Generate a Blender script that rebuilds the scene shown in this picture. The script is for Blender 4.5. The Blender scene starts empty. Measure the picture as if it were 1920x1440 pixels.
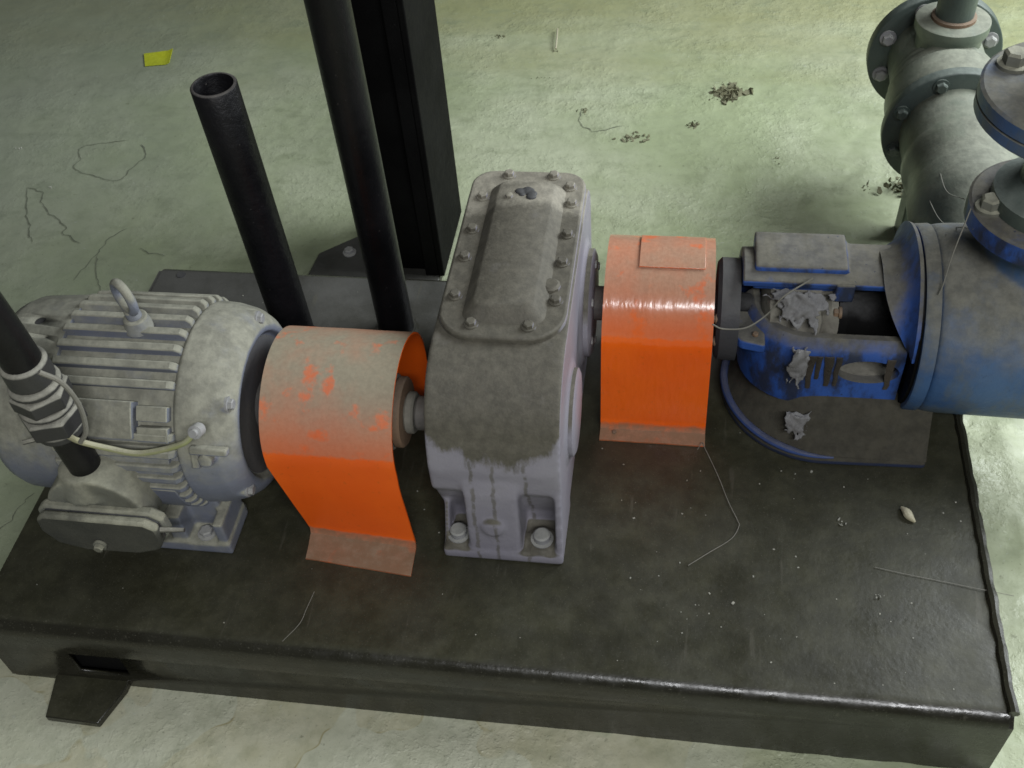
import bpy, bmesh, math, random
from mathutils import Vector, Matrix, Euler, noise
random.seed(7)
S = bpy.context.scene
C = S.collection
pi = math.pi

# ------------------------------------------------------------------ camera
cam_d = bpy.data.cameras.new('camera')
cam = bpy.data.objects.new('camera', cam_d); C.objects.link(cam)
cam.location = (1.01784, -0.70444, 1.54241)
cam.rotation_euler = (0.743307, 0.0670924, 0.1360684)
cam_d.sensor_width = 36.0
cam_d.lens = 36.0 * 2023.166 / 1920
cam_d.clip_start = 0.05; cam_d.clip_end = 60
cam_d.dof.use_dof = True
cam_d.dof.focus_distance = 1.62
cam_d.dof.aperture_fstop = 18.0
S.camera = cam

# ------------------------------------------------------------------ light
W = bpy.data.worlds.new('World'); S.world = W; W.use_nodes = True
bg = W.node_tree.nodes['Background']
bg.inputs[0].default_value = (0.80, 0.88, 0.86, 1); bg.inputs[1].default_value = 0.07

def area(name, loc, target, sx, sy, power, col):
    d = bpy.data.lights.new(name, 'AREA'); d.shape = 'RECTANGLE'; d.size = sx; d.size_y = sy
    d.energy = power; d.color = col
    o = bpy.data.objects.new(name, d); C.objects.link(o); o.location = loc
    o.rotation_euler = (Vector(target) - Vector(loc)).to_track_quat('-Z', 'Y').to_euler()
    return o
area('window_light_right', (3.0, 1.6, 1.95), (1.1, 0.9, 0.0), 2.0, 1.5, 138, (0.92, 0.97, 1.0))
area('window_light_behind', (1.95, -2.3, 3.25), (1.2, 0.5, 0.2), 2.1, 0.30, 105, (0.97, 0.98, 1.0))
S.view_settings.view_transform = 'Standard'
S.view_settings.look = 'None'
S.view_settings.exposure = 0.0
S.view_settings.gamma = 1.0
S.cycles.filter_width = 1.6

# ------------------------------------------------------------------ materials
class NT:
    def __init__(s, name):
        s.m = bpy.data.materials.new(name); s.m.use_nodes = True
        s.t = s.m.node_tree; s.n = s.t.nodes; s.n.clear()
        s.out = s.n.new('ShaderNodeOutputMaterial'); s.p = s.n.new('ShaderNodeBsdfPrincipled')
        s.t.links.new(s.p.outputs[0], s.out.inputs[0])
        s.tc = s.n.new('ShaderNodeTexCoord'); s.geo = s.n.new('ShaderNodeNewGeometry')
        s.obj = s.tc.outputs['Object']; s.pos = s.geo.outputs['Position']
    def l(s, a, b): s.t.links.new(a, b)
    def put(s, sock, v):
        if hasattr(v, 'is_output'): s.l(v, sock)
        elif isinstance(v, (tuple, list)):
            sock.default_value = tuple(v) + ((1,) if len(v) == 3 and sock.type == 'RGBA' else ())
        else: sock.default_value = v
    def noise(s, scale, detail=4, rough=0.55, vec=None, dist=0.0, stretch=None):
        v = vec or s.obj
        if stretch:
            mp = s.n.new('ShaderNodeMapping'); mp.inputs['Scale'].default_value = stretch; s.l(v, mp.inputs[0]); v = mp.outputs[0]
        n = s.n.new('ShaderNodeTexNoise'); n.inputs['Scale'].default_value = scale
        n.inputs['Detail'].default_value = detail; n.inputs['Roughness'].default_value = rough
        n.inputs['Distortion'].default_value = dist
        s.l(v, n.inputs['Vector']); return n.outputs['Fac']
    def voro(s, scale, feature='F1', vec=None):
        n = s.n.new('ShaderNodeTexVoronoi'); n.feature = feature; n.inputs['Scale'].default_value = scale
        s.l(vec or s.obj, n.inputs['Vector']); return n.outputs['Distance']
    def math(s, op, a, b=0.0, c=0.0):
        n = s.n.new('ShaderNodeMath'); n.operation = op
        s.put(n.inputs[0], a); s.put(n.inputs[1], b); s.put(n.inputs[2], c); return n.outputs[0]
    def ramp(s, v, lo, hi, a=0.0, b=1.0):
        n = s.n.new('ShaderNodeMapRange'); n.interpolation_type = 'SMOOTHSTEP'
        s.put(n.inputs[0], v); s.put(n.inputs[1], lo); s.put(n.inputs[2], hi); s.put(n.inputs[3], a); s.put(n.inputs[4], b)
        return n.outputs[0]
    def mix(s, f, a, b):
        n = s.n.new('ShaderNodeMix'); n.data_type = 'RGBA'
        s.put(n.inputs[0], f); s.put(n.inputs[6], a); s.put(n.inputs[7], b); return n.outputs[2]
    def mixf(s, f, a, b):
        n = s.n.new('ShaderNodeMix'); n.data_type = 'FLOAT'
        s.put(n.inputs[0], f); s.put(n.inputs[2], a); s.put(n.inputs[3], b); return n.outputs[0]
    def xyz(s, v):
        n = s.n.new('ShaderNodeSeparateXYZ'); s.l(v, n.inputs[0]); return n.outputs
    def bump(s, h, strength, dist, prev=None):
        n = s.n.new('ShaderNodeBump'); n.inputs['Strength'].default_value = strength; n.inputs['Distance'].default_value = dist
        s.put(n.inputs['Height'], h)
        if prev: s.l(prev, n.inputs['Normal'])
        return n.outputs[0]
    def done(s, col, rough, bump=None, spec=0.5, metal=0.0):
        s.put(s.p.inputs['Base Color'], col); s.put(s.p.inputs['Roughness'], rough)
        s.put(s.p.inputs['Specular IOR Level'], spec); s.p.inputs['Metallic'].default_value = metal
        if bump: s.l(bump, s.p.inputs['Normal'])
        return s.m

def paint(name, col, col2, rough=0.45, *a, **k):
    return paint_(name, col, col2, rough, *a, **k)
def paint_(name, col, col2, rough=0.45, dust=(0.2, 0.19, 0.16), lo=0.15, hi=0.75, amount=0.85, patch=(0.3, 0.55), bs=90, bstr=0.35, pscale=14, spec=0.5, fleck=None, grime=None):
    t = NT(name)
    base = t.mix(t.ramp(t.noise(9, 5), 0.35, 0.65), col, col2)
    base = t.mix(t.ramp(t.noise(220, 3), 0.62, 0.75, 0, 0.5), base, tuple(c * 0.45 for c in col))
    if grime:
        g = t.math('MULTIPLY', t.ramp(t.noise(16, 6, 0.65, stretch=(1.4, 1, 0.6)), 0.44, 0.62), grime[3])
        base = t.mix(g, base, grime[:3])
    nz = t.xyz(t.geo.outputs['Normal'])[2]
    jit = t.math('ADD', nz, t.math('MULTIPLY', t.math('SUBTRACT', t.noise(35, 5), 0.5), 0.6))
    f = t.ramp(jit, lo, hi)
    f = t.math('MULTIPLY', f, t.ramp(t.noise(pscale, 6, 0.65), patch[0], patch[1], amount * 0.45, amount))
    dcol = t.mix(t.ramp(t.noise(45, 6, 0.7), 0.3, 0.7), tuple(c * 0.72 for c in dust), tuple(min(1, c * 1.2) for c in dust))
    c = t.mix(f, base, dcol)
    if fleck:
        c = t.mix(t.ramp(t.noise(130, 2), 0.72, 0.76, 0, 0.8), c, fleck)
    r = t.mixf(f, rough, 0.9)
    r = t.math('ADD', r, t.math('MULTIPLY', t.math('SUBTRACT', t.noise(60, 4), 0.5), 0.25))
    b = t.bump(t.noise(bs, 5, 0.6), bstr, 0.0025)
    b = t.bump(t.noise(bs * 7, 3, 0.6), bstr * 0.6, 0.0006, b)
    return t.done(c, r, b, spec)

M = {}
M['motor'] = paint('grey_motor_paint', (0.15, 0.165, 0.215), (0.18, 0.195, 0.245), 0.5, (0.255, 0.25, 0.195), -0.15, 0.45, 0.95, patch=(0.2, 0.45))
M['terminal'] = paint('dusty_cast_grey', (0.16, 0.165, 0.14), (0.10, 0.10, 0.08), 0.7, (0.27, 0.265, 0.20), -0.1, 0.5, 0.9, bs=60, bstr=0.7)
M['lid'] = paint('shaded_box_lid', (0.035, 0.036, 0.032), (0.06, 0.06, 0.05), 0.6, (0.27, 0.265, 0.20), 0.15, 0.5, 0.9, bs=60, bstr=0.6)  # near-black colour stands for shade on the lid front
M['motor_shade'] = paint('shaded_motor_grey', (0.07, 0.07, 0.075), (0.10, 0.095, 0.09), 0.7, (0.16, 0.15, 0.12), 0.3, 0.9, 0.5)  # darker copy of the motor paint, shade put into the colour
M['dark_gap'] = paint('grimy_black', (0.03, 0.03, 0.035), (0.045, 0.045, 0.05), 0.6, (0.1, 0.1, 0.09), 0.4, 0.9, 0.4)
M['black_pipe'] = paint('black_pipe_paint', (0.003, 0.003, 0.0035), (0.006, 0.0057, 0.0065), 0.38, (0.10, 0.10, 0.09), 0.4, 0.9, 0.6, bs=70, bstr=0.4, spec=0.28, fleck=(0.035, 0.033, 0.032))
M['rusty_pipe'] = paint('black_pipe_worn', (0.0035, 0.0035, 0.0045), (0.008, 0.0075, 0.009), 0.45, (0.13, 0.12, 0.11), 0.35, 0.9, 0.7, bs=50, bstr=0.9, spec=0.3, fleck=(0.08, 0.075, 0.07))
M['column'] = paint('black_column_and_shade', (0.0035, 0.0035, 0.0035), (0.006, 0.006, 0.006), 0.7, (0.1, 0.1, 0.1), 0.5, 0.9, 0.5, spec=0.08, fleck=(0.02, 0.02, 0.02))  # column black, also used to colour in shade in holes and recesses
M['gland'] = paint('gland_metal', (0.025, 0.025, 0.026), (0.04, 0.04, 0.038), 0.45, (0.30, 0.29, 0.24), 0.1, 0.55, 0.9)
M['bolt'] = paint('bolt_grey', (0.24, 0.24, 0.25), (0.30, 0.30, 0.30), 0.4, (0.30, 0.30, 0.26), 0.3, 0.9, 0.6)
M['blue'] = paint('blue_pump_paint', (0.018, 0.066, 0.27), (0.03, 0.09, 0.33), 0.48, (0.115, 0.108, 0.083), 0.25, 0.8, 0.95, patch=(0.2, 0.4), fleck=(0.02, 0.03, 0.06), grime=(0.018, 0.021, 0.03, 0.9))
M['blue_dull'] = paint('dull_blue_rim', (0.03, 0.06, 0.19), (0.045, 0.08, 0.22), 0.5, (0.075, 0.075, 0.085), 0.3, 0.9, 0.7)
M['blue_casing'] = paint('dusty_blue_paint', (0.026, 0.072, 0.18), (0.05, 0.11, 0.23), 0.45, (0.15, 0.145, 0.115), 0.0, 0.85, 0.95, patch=(0.2, 0.5), grime=(0.075, 0.095, 0.12, 0.75))
M['pan'] = paint('pan_grime', (0.015, 0.024, 0.055), (0.02, 0.03, 0.07), 0.5, (0.045, 0.041, 0.029), -0.1, 0.45, 1.0, patch=(0.1, 0.25))
M['green_pipe'] = paint('dull_green_pipe_paint', (0.115, 0.145, 0.115), (0.15, 0.175, 0.13), 0.4, (0.20, 0.205, 0.16), 0.2, 0.95, 0.85)
M['dark_green'] = paint('dark_flange_paint', (0.055, 0.075, 0.066), (0.075, 0.095, 0.08), 0.4, (0.15, 0.17, 0.15), 0.5, 1.0, 0.7)
M['shaft'] = paint('shaft_steel', (0.13, 0.13, 0.13), (0.18, 0.17, 0.16), 0.45, (0.2, 0.18, 0.15), 0.2, 0.8, 0.6)
M['rust'] = paint('rust_brown', (0.15, 0.095, 0.055), (0.20, 0.13, 0.08), 0.8, (0.2, 0.16, 0.12), 0.2, 0.8, 0.6, bs=120, bstr=0.6)
M['grey_dust'] = paint('packing_dust', (0.14, 0.13, 0.105), (0.20, 0.19, 0.16), 0.9, (0.21, 0.20, 0.165), 0.0, 0.8, 0.8, bs=60, bstr=1.0)
M['cobweb'] = paint('cobweb_grey', (0.22, 0.22, 0.235), (0.12, 0.115, 0.11), 1.0, (0.24, 0.24, 0.24), 0.0, 0.9, 0.6, bs=140, bstr=1.2)
M['wire'] = paint('earth_wire_sleeve', (0.34, 0.31, 0.22), (0.27, 0.29, 0.13), 0.5, (0.35, 0.33, 0.26), 0.3, 0.9, 0.6)
M['litter'] = paint('leaf_litter', (0.11, 0.11, 0.055), (0.17, 0.165, 0.10), 0.9, (0.16, 0.16, 0.10), 0.4, 0.9, 0.5, bs=200, bstr=1.0)
M['foil'] = paint('pale_scrap', (0.55, 0.56, 0.50), (0.4, 0.4, 0.34), 0.3, (0.5, 0.5, 0.45), 0.5, 1, 0.4)
M['straw'] = paint('straw', (0.45, 0.42, 0.30), (0.34, 0.31, 0.2), 0.7, (0.4, 0.38, 0.3), 0.5, 1, 0.4)
M['grease'] = paint('brown_grease', (0.030, 0.024, 0.018), (0.055, 0.045, 0.035), 0.6, (0.09, 0.08, 0.065), 0.3, 0.9, 0.6, bs=160, bstr=0.8)
M['thread'] = paint('web_thread', (0.15, 0.145, 0.12), (0.20, 0.19, 0.16), 0.9, (0.25, 0.25, 0.22), 0.5, 1, 0.4)
M['tape'] = paint('yellow_tape', (0.52, 0.55, 0.01), (0.45, 0.5, 0.015), 0.55, (0.42, 0.45, 0.03), 0.4, 1, 0.5)
M['crack'] = paint('crack_dark', (0.13, 0.145, 0.105), (0.165, 0.18, 0.125), 0.95, (0.14, 0.15, 0.11), 0.5, 1, 0.4)
M['stain_edge'] = paint('rust_stain', (0.32, 0.25, 0.09), (0.26, 0.19, 0.06), 0.9, (0.3, 0.24, 0.1), 0.5, 1, 0.4)
M['grit'] = paint('paint_grit', (0.22, 0.22, 0.19), (0.3, 0.29, 0.24), 0.7, (0.3, 0.3, 0.25), 0.5, 1, 0.4)

def skid_mat():
    t = NT('dark_skid_paint')
    c = t.mix(t.ramp(t.noise(5, 5), 0.35, 0.65), (0.016, 0.015, 0.010), (0.023, 0.022, 0.015))
    nz = t.xyz(t.geo.outputs['Normal'])[2]
    film = t.math('MULTIPLY', t.ramp(nz, 0.88, 0.985), t.ramp(t.noise(6, 6, 0.65), 0.3, 0.62, 0.45, 1.0))
    dust = t.mix(t.ramp(t.noise(26, 6, 0.7), 0.35, 0.7), (0.026, 0.0255, 0.0135), (0.046, 0.045, 0.026))
    y = t.math('ADD', t.xyz(t.pos)[1], t.math('MULTIPLY', t.noise(7, 4), 0.16))
    dust = t.mix(t.ramp(y, 0.60, 0.82), dust, (0.078, 0.077, 0.070))
    c = t.mix(film, c, dust)
    c = t.mix(t.ramp(t.noise(420, 2), 0.64, 0.72, 0, 0.6), c, (0.11, 0.105, 0.08))
    c = t.mix(t.ramp(t.noise(900, 2), 0.62, 0.70, 0, 0.5), c, (0.008, 0.008, 0.006))
    s = t.noise(60, 3, vec=t.obj, stretch=(1, 0.12, 1))
    c = t.mix(t.ramp(s, 0.64, 0.74, 0, 0.4), c, (0.085, 0.08, 0.06))
    r = t.mixf(film, t.ramp(t.noise(30, 5), 0.3, 0.7, 0.17, 0.36), t.ramp(t.noise(16, 5), 0.3, 0.7, 0.42, 0.62))
    b = t.bump(t.noise(14, 4, 0.5), 0.25, 0.005)
    b = t.bump(t.noise(120, 4, 0.6), 0.45, 0.0011, b)
    return t.done(c, r, b, 0.5)
M['skid'] = skid_mat()

def guard_mat(name, dust_lo, dust_hi, holes, rough, dust, a0, a1, dr=1.0, streak=0.3):
    t = NT(name)
    c = t.mix(t.ramp(t.noise(8, 4), 0.3, 0.7), (0.80, 0.108, 0.005), (0.87, 0.135, 0.007))
    c = t.mix(t.ramp(t.noise(120, 3), 0.60, 0.78, 0, 0.3), c, (0.42, 0.085, 0.012))
    nz = t.xyz(t.geo.outputs['Normal'])[2]
    jit = t.math('ADD', nz, t.math('MULTIPLY', t.math('SUBTRACT', t.noise(130, 4), 0.5), 0.10))
    edge = t.ramp(jit, dust_lo, dust_lo + 0.06)
    f = t.math('MULTIPLY', edge, t.ramp(nz, dust_lo, dust_hi, a0, a1))
    f = t.math('MULTIPLY', f, t.ramp(t.noise(9, 5, 0.6), 0.3, 0.6, 0.82, 1.0))
    hole = t.math('MULTIPLY', t.ramp(t.noise(24, 4, 0.6), 0.55, 0.68), holes)
    f = t.math('MULTIPLY', f, t.math('SUBTRACT', 1.0, hole))
    z = t.xyz(t.pos)[2]
    low = t.ramp(t.math('ADD', z, t.math('MULTIPLY', t.noise(40, 5), 0.02)), 0.174, 0.184, 0.85, 0.0)
    low = t.math('MULTIPLY', low, t.ramp(t.noise(50, 5, 0.7), 0.3, 0.6, 0.5, 1))
    dcol = t.mix(t.ramp(t.noise(160, 5, 0.7), 0.3, 0.7), tuple(x * 0.9 for x in dust), tuple(x * 1.1 for x in dust))
    c = t.mix(f, c, dcol)
    c = t.mix(low, c, (0.21, 0.125, 0.07))
    r = t.mixf(t.math('MAXIMUM', t.math('MULTIPLY', f, dr), low), rough, 0.75)
    b = t.bump(t.noise(95, 3, 0.55, stretch=(1, 0.3, 0.3)), streak, 0.0025)
    b = t.bump(t.noise(30, 2), 0.15, 0.003, b)
    return t.done(c, r, b, 0.5)
M['guard_dusty'] = guard_mat('orange_guard_dusty', 0.15, 0.95, 0.55, 0.42, (0.265, 0.25, 0.18), 0.42, 0.97, 1.0, 0.12)
M['guard_glossy'] = guard_mat('orange_guard_glossy', 0.25, 1.0, 0.5, 0.12, (0.33, 0.235, 0.165), 0.30, 0.92, 0.18, 0.30)

def gear_mat():
    t = NT('grey_gearbox_paint')
    c = t.mix(t.ramp(t.noise(10, 4), 0.3, 0.7), (0.225, 0.215, 0.255), (0.26, 0.25, 0.285))
    p = t.xyz(t.pos)
    nx, ny, nz = t.xyz(t.geo.outputs['Normal'])[0:3]
    edge = t.noise(30, 6, 0.65, vec=t.pos, stretch=(1.0, 1.0, 0.35))
    zj = t.math('ADD', p[2], t.math('MULTIPLY', t.math('SUBTRACT', edge, 0.5), 0.10))
    # dust lies on everything above the shoulder of the casing, hanging in a ragged scallop
    xc = t.math('ABSOLUTE', t.math('SUBTRACT', p[0], 0.785))
    zj = t.math('SUBTRACT', zj, t.math('MULTIPLY', t.math('MULTIPLY', xc, xc), 5.0))
    shelf = t.ramp(zj, 0.352, 0.372)
    up = t.ramp(t.math('ADD', nz, t.math('MULTIPLY', t.math('SUBTRACT', t.noise(40, 5), 0.5), 0.3)), 0.25, 0.55)
    flat = t.math('SUBTRACT', 1.0, t.ramp(t.math('ABSOLUTE', nx), 0.80, 0.93))
    f = t.math('MULTIPLY', t.math('MAXIMUM', shelf, up), flat)
    # old drip runs down the front rib
    dr = 0.0
    for x0 in (0.752, 0.783, 0.829):
        w = t.math('MULTIPLY', t.math('SUBTRACT', t.noise(45, 4, vec=t.pos), 0.5), 0.012)
        d = t.math('ABSOLUTE', t.math('SUBTRACT', t.math('ADD', p[0], w), x0))
        a = t.ramp(d, 0.0012, 0.0042, 0.7, 0)
        dr = a if dr == 0.0 else t.math('MAXIMUM', dr, a)
    dr = t.math('MULTIPLY', dr, t.ramp(t.noise(70, 4, vec=t.pos), 0.32, 0.55))
    dr = t.math('MULTIPLY', dr, t.ramp(t.math('ABSOLUTE', nx), 0.3, 0.6, 1, 0))
    f = t.math('MAXIMUM', f, dr)
    # paler dry dust at the far end of the lid
    yj = t.math('ADD', p[1], t.math('MULTIPLY', t.math('SUBTRACT', t.noise(38, 6, 0.7, vec=t.pos), 0.5), 0.05))
    dry = t.ramp(yj, 0.585, 0.605)
    dcol = t.mix(dry, (0.098, 0.090, 0.069), (0.21, 0.195, 0.155))
    mott = t.ramp(t.noise(60, 6, 0.75, vec=t.pos), 0.3, 0.75, 0.75, 1.3)
    vm = t.n.new('ShaderNodeVectorMath'); vm.operation = 'SCALE'; t.l(dcol, vm.inputs[0]); t.put(vm.inputs['Scale'], mott)
    scr = t.math('MULTIPLY', t.ramp(t.noise(26, 5, 0.6, vec=t.pos), 0.60, 0.74), 0.35)
    c = t.mix(f, c, t.mix(scr, vm.outputs[0], (0.16, 0.15, 0.135)))
    r = t.mixf(f, 0.42, 0.72)
    b = t.bump(t.noise(45, 5, 0.6, vec=t.pos), 0.4, 0.004)
    b = t.bump(t.noise(320, 4, 0.6, vec=t.pos), 0.4, 0.0008, b)
    return t.done(c, r, b, 0.5)
M['gear'] = gear_mat()

def floor_mat():
    t = NT('green_floor_paint')
    p = t.xyz(t.pos)
    c = t.mix(t.ramp(t.noise(2.2, 5, 0.6, vec=t.pos), 0.35, 0.65), (0.300, 0.345, 0.205), (0.400, 0.432, 0.300))
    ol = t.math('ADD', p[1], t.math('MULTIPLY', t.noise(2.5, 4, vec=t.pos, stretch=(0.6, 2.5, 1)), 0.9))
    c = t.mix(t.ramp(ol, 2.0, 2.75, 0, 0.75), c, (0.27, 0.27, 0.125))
    c = t.mix(t.ramp(t.noise(7, 5, 0.65, vec=t.pos, stretch=(1, 2.2, 1)), 0.52, 0.7, 0, 0.5), c, (0.22, 0.25, 0.15))
    # bare worn screed along the near edge
    wy = t.math('ADD', p[1], t.math('MULTIPLY', t.math('SUBTRACT', t.noise(9, 3, 0.5, vec=t.pos), 0.5), 0.22))
    wx = t.ramp(p[0], 0.95, 1.35)
    bare = t.math('MULTIPLY', t.ramp(wy, 0.01, 0.06, 1, 0), t.math('SUBTRACT', 1.0, wx))
    cream = t.mix(t.ramp(t.noise(14, 5, vec=t.pos), 0.35, 0.65), (0.43, 0.42, 0.285), (0.50, 0.49, 0.36))
    c = t.mix(bare, c, cream)
    is2 = t.noise(5.0, 3, 0.45, vec=t.pos)
    patch = t.math('MULTIPLY', t.ramp(is2, 0.535, 0.545), bare)
    c = t.mix(t.math('MULTIPLY', patch, 0.6), c, (0.50, 0.52, 0.41))
    rim = t.math('MULTIPLY', t.ramp(t.math('ABSOLUTE', t.math('SUBTRACT', is2, 0.537)), 0.001, 0.009, 0.6, 0), bare)
    rim = t.math('MULTIPLY', rim, t.ramp(t.noise(11, 3, vec=t.pos), 0.5, 0.62))
    c = t.mix(rim, c, (0.24, 0.19, 0.055))
    c = t.mix(t.ramp(t.noise(30, 6, 0.75, vec=t.pos), 0.42, 0.70, 0, 0.30), c, (0.19, 0.215, 0.135))
    c = t.mix(t.ramp(t.noise(75, 5, 0.75, vec=t.pos), 0.58, 0.74, 0, 0.25), c, (0.45, 0.49, 0.40))
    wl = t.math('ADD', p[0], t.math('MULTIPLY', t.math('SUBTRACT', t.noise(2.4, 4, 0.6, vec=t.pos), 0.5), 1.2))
    c = t.mix(t.ramp(wl, -0.75, 0.30, 0.52, 0.0), c, (0.19, 0.21, 0.18))  # grey worn paint at left, also dims that side by colour
    # grime specks and blotches
    c = t.mix(t.ramp(t.noise(55, 4, 0.7, vec=t.pos), 0.63, 0.74, 0, 0.55), c, (0.12, 0.125, 0.08))
    c = t.mix(t.ramp(t.noise(210, 3, 0.7, vec=t.pos), 0.64, 0.72, 0, 0.6), c, (0.10, 0.10, 0.07))
    c = t.mix(t.ramp(t.noise(120, 2, vec=t.pos), 0.70, 0.75, 0, 0.35), c, (0.5, 0.52, 0.46))
    r = t.ramp(t.noise(12, 5, vec=t.pos), 0.3, 0.7, 0.28, 0.62)
    rm = t.math('MULTIPLY', t.ramp(t.noise(4.5, 4, 0.6, vec=t.pos), 0.40, 0.62, 0.12, 1.0), t.ramp(p[0], -0.3, 1.3, 0.45, 1.0))
    b = t.bump(t.math('MULTIPLY', t.noise(34, 5, 0.62, vec=t.pos), rm), 0.9, 0.006)
    b = t.bump(t.math('MULTIPLY', t.ramp(t.noise(95, 3, 0.6, vec=t.pos), 0.50, 0.70), rm), 0.5, 0.002, b)
    return t.done(c, r, b, 0.45)
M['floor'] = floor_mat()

# ------------------------------------------------------------------ helpers
def link(o): C.objects.link(o); return o
def thing(name, label, cat, loc, group=None):
    o = link(bpy.data.objects.new(name, None)); o.location = loc; o.empty_display_size = 0.05
    o['label'] = label; o['category'] = cat
    if group: o['group'] = group
    return o
def wloc(o):
    v = Vector(o.location); q = o.parent
    while q: v += q.location; q = q.parent
    return v
def build(name, bm, mat, parent=None, origin=None, bevel=0, seg=2, ang=35, remesh=0, smooth=0, label=None):
    bmesh.ops.recalc_face_normals(bm, faces=bm.faces)
    if origin is None: origin = Vector((0, 0, 0))
    origin = Vector(origin)
    bm.transform(Matrix.Translation(-origin))
    me = bpy.data.meshes.new(name); bm.to_mesh(me); bm.free()
    me.materials.append(M[mat] if isinstance(mat, str) else mat)
    o = link(bpy.data.objects.new(name, me))
    if parent:
        o.parent = parent; o.location = origin - wloc(parent)
    else: o.location = origin
    if remesh:
        r = o.modifiers.new('remesh', 'REMESH'); r.mode = 'VOXEL'; r.voxel_size = remesh; r.use_smooth_shade = True
        if smooth:
            s = o.modifiers.new('soft', 'SMOOTH'); s.factor = 0.5; s.iterations = smooth
        me.shade_smooth()
    else:
        if bevel:
            b = o.modifiers.new('bevel', 'BEVEL'); b.width = bevel; b.segments = seg; b.limit_method = 'ANGLE'; b.angle_limit = math.radians(40)
            b.harden_normals = False
        me.shade_smooth(); me.set_sharp_from_angle(angle=math.radians(ang))
    if label: o['label'] = label
    return o
def apply_mods(o):
    dg = bpy.context.evaluated_depsgraph_get(); dg.update()
    me = bpy.data.meshes.new_from_object(o.evaluated_get(dg))
    me.name = o.name; o.modifiers.clear(); o.data = me
def cut(o, cutter):
    m = o.modifiers.new('cut', 'BOOLEAN'); m.operation = 'DIFFERENCE'; m.object = cutter; m.solver = 'EXACT'
    apply_mods(o); bpy.data.objects.remove(cutter, do_unlink=True)
def nb(): return bmesh.new()
def box(bm, x0, x1, y0, y1, z0, z1, rot=None):
    vs = [bm.verts.new((x, y, z)) for x in (x0, x1) for y in (y0, y1) for z in (z0, z1)]
    for f in ((0, 1, 3, 2), (4, 6, 7, 5), (0, 4, 5, 1), (2, 3, 7, 6), (0, 2, 6, 4), (1, 5, 7, 3)): bm.faces.new([vs[i] for i in f])
    if rot:
        c = Vector(((x0 + x1) / 2, (y0 + y1) / 2, (z0 + z1) / 2))
        bmesh.ops.rotate(bm, verts=vs, cent=c, matrix=Euler(rot).to_matrix())
    return bm
def frame(d):
    d = d.normalized(); a = Vector((0, 0, 1)) if abs(d.z) < 0.9 else Vector((0, 1, 0))
    u = d.cross(a).normalized(); return u, d.cross(u).normalized()
def lathe(bm, p0, d, prof, n=32, cap=True, ph=0.0):
    """prof: (distance along d, radius)"""
    p0 = Vector(p0); d = Vector(d).normalized(); u, v = frame(d); rings = []
    for t, r in prof:
        rings.append([bm.verts.new(p0 + d * t + (u * math.cos(2 * pi * i / n + ph) + v * math.sin(2 * pi * i / n + ph)) * r) for i in range(n)])
    for a, b in zip(rings, rings[1:]):
        for i in range(n): bm.faces.new((a[i], a[(i + 1) % n], b[(i + 1) % n], b[i]))
    if cap: bm.faces.new(rings[0][::-1]); bm.faces.new(rings[-1])
    return bm
def cyl(bm, p0, p1, r, n=24, r1=None):
    p0, p1 = Vector(p0), Vector(p1)
    return lathe(bm, p0, p1 - p0, [(0, r), ((p1 - p0).length, r if r1 is None else r1)], n)
def prism(bm, pts, axis, a, b):
    """extrude a polygon; axis x: pts=(y,z); axis z: pts=(x,y)"""
    def P(p, t): return (t, p[0], p[1]) if axis == 'x' else ((p[0], t, p[1]) if axis == 'y' else (p[0], p[1], t))
    A = [bm.verts.new(P(p, a)) for p in pts]; B = [bm.verts.new(P(p, b)) for p in pts]
    n = len(pts); bm.faces.new(A); bm.faces.new(B[::-1])
    for i in range(n): bm.faces.new((A[i], B[i], B[(i + 1) % n], A[(i + 1) % n]))
    return bm
def tube(bm, pts, r, n=8, closed=False):
    pts = [Vector(p) for p in pts]; rings = []; m = len(pts)
    pu = None
    for i, p in enumerate(pts):
        a = pts[(i - 1) % m] if (i or closed) else p; b = pts[(i + 1) % m] if (i < m - 1 or closed) else p
        d = (b - a).normalized()
        if pu is None: pu, _ = frame(d)
        u = (pu - d * pu.dot(d)).normalized(); v = d.cross(u); pu = u
        rr = r[i] if isinstance(r, (list, tuple)) else r
        rings.append([bm.verts.new(p + (u * math.cos(2 * pi * k / n) + v * math.sin(2 * pi * k / n)) * rr) for k in range(n)])
    seq = list(zip(rings, rings[1:])) + ([(rings[-1], rings[0])] if closed else [])
    for a, b in seq:
        for k in range(n): bm.faces.new((a[k], a[(k + 1) % n], b[(k + 1) % n], b[k]))
    if not closed: bm.faces.new(rings[0][::-1]); bm.faces.new(rings[-1])
    return bm
def curve(pts, n=6):
    """Catmull-Rom through pts"""
    P = [Vector(p) for p in pts]; P = [P[0] * 2 - P[1]] + P + [P[-1] * 2 - P[-2]]; out = []
    for i in range(1, len(P) - 2):
        for k in range(n):
            t = k / n; a, b, c, d = P[i - 1:i + 3]
            out.append(0.5 * ((2 * b) + (c - a) * t + (2 * a - 5 * b + 4 * c - d) * t * t + (3 * b - a - 3 * c + d) * t ** 3))
    out.append(P[-2]); return out
def arc(cx, cy, r, a0, a1, n):
    return [(cx + r * math.cos(math.radians(a0 + (a1 - a0) * i / n)), cy + r * math.sin(math.radians(a0 + (a1 - a0) * i / n))) for i in range(n + 1)]
def sheet(bm, rows, th):
    """rows of points -> a thick sheet"""
    V = [[bm.verts.new(p) for p in r] for r in rows]
    fs = [bm.faces.new((V[i][j], V[i][j + 1], V[i + 1][j + 1], V[i + 1][j])) for i in range(len(V) - 1) for j in range(len(V[0]) - 1)]
    bmesh.ops.recalc_face_normals(bm, faces=fs)
    bmesh.ops.solidify(bm, geom=fs, thickness=th)
    return bm
BOLT = {}
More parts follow.
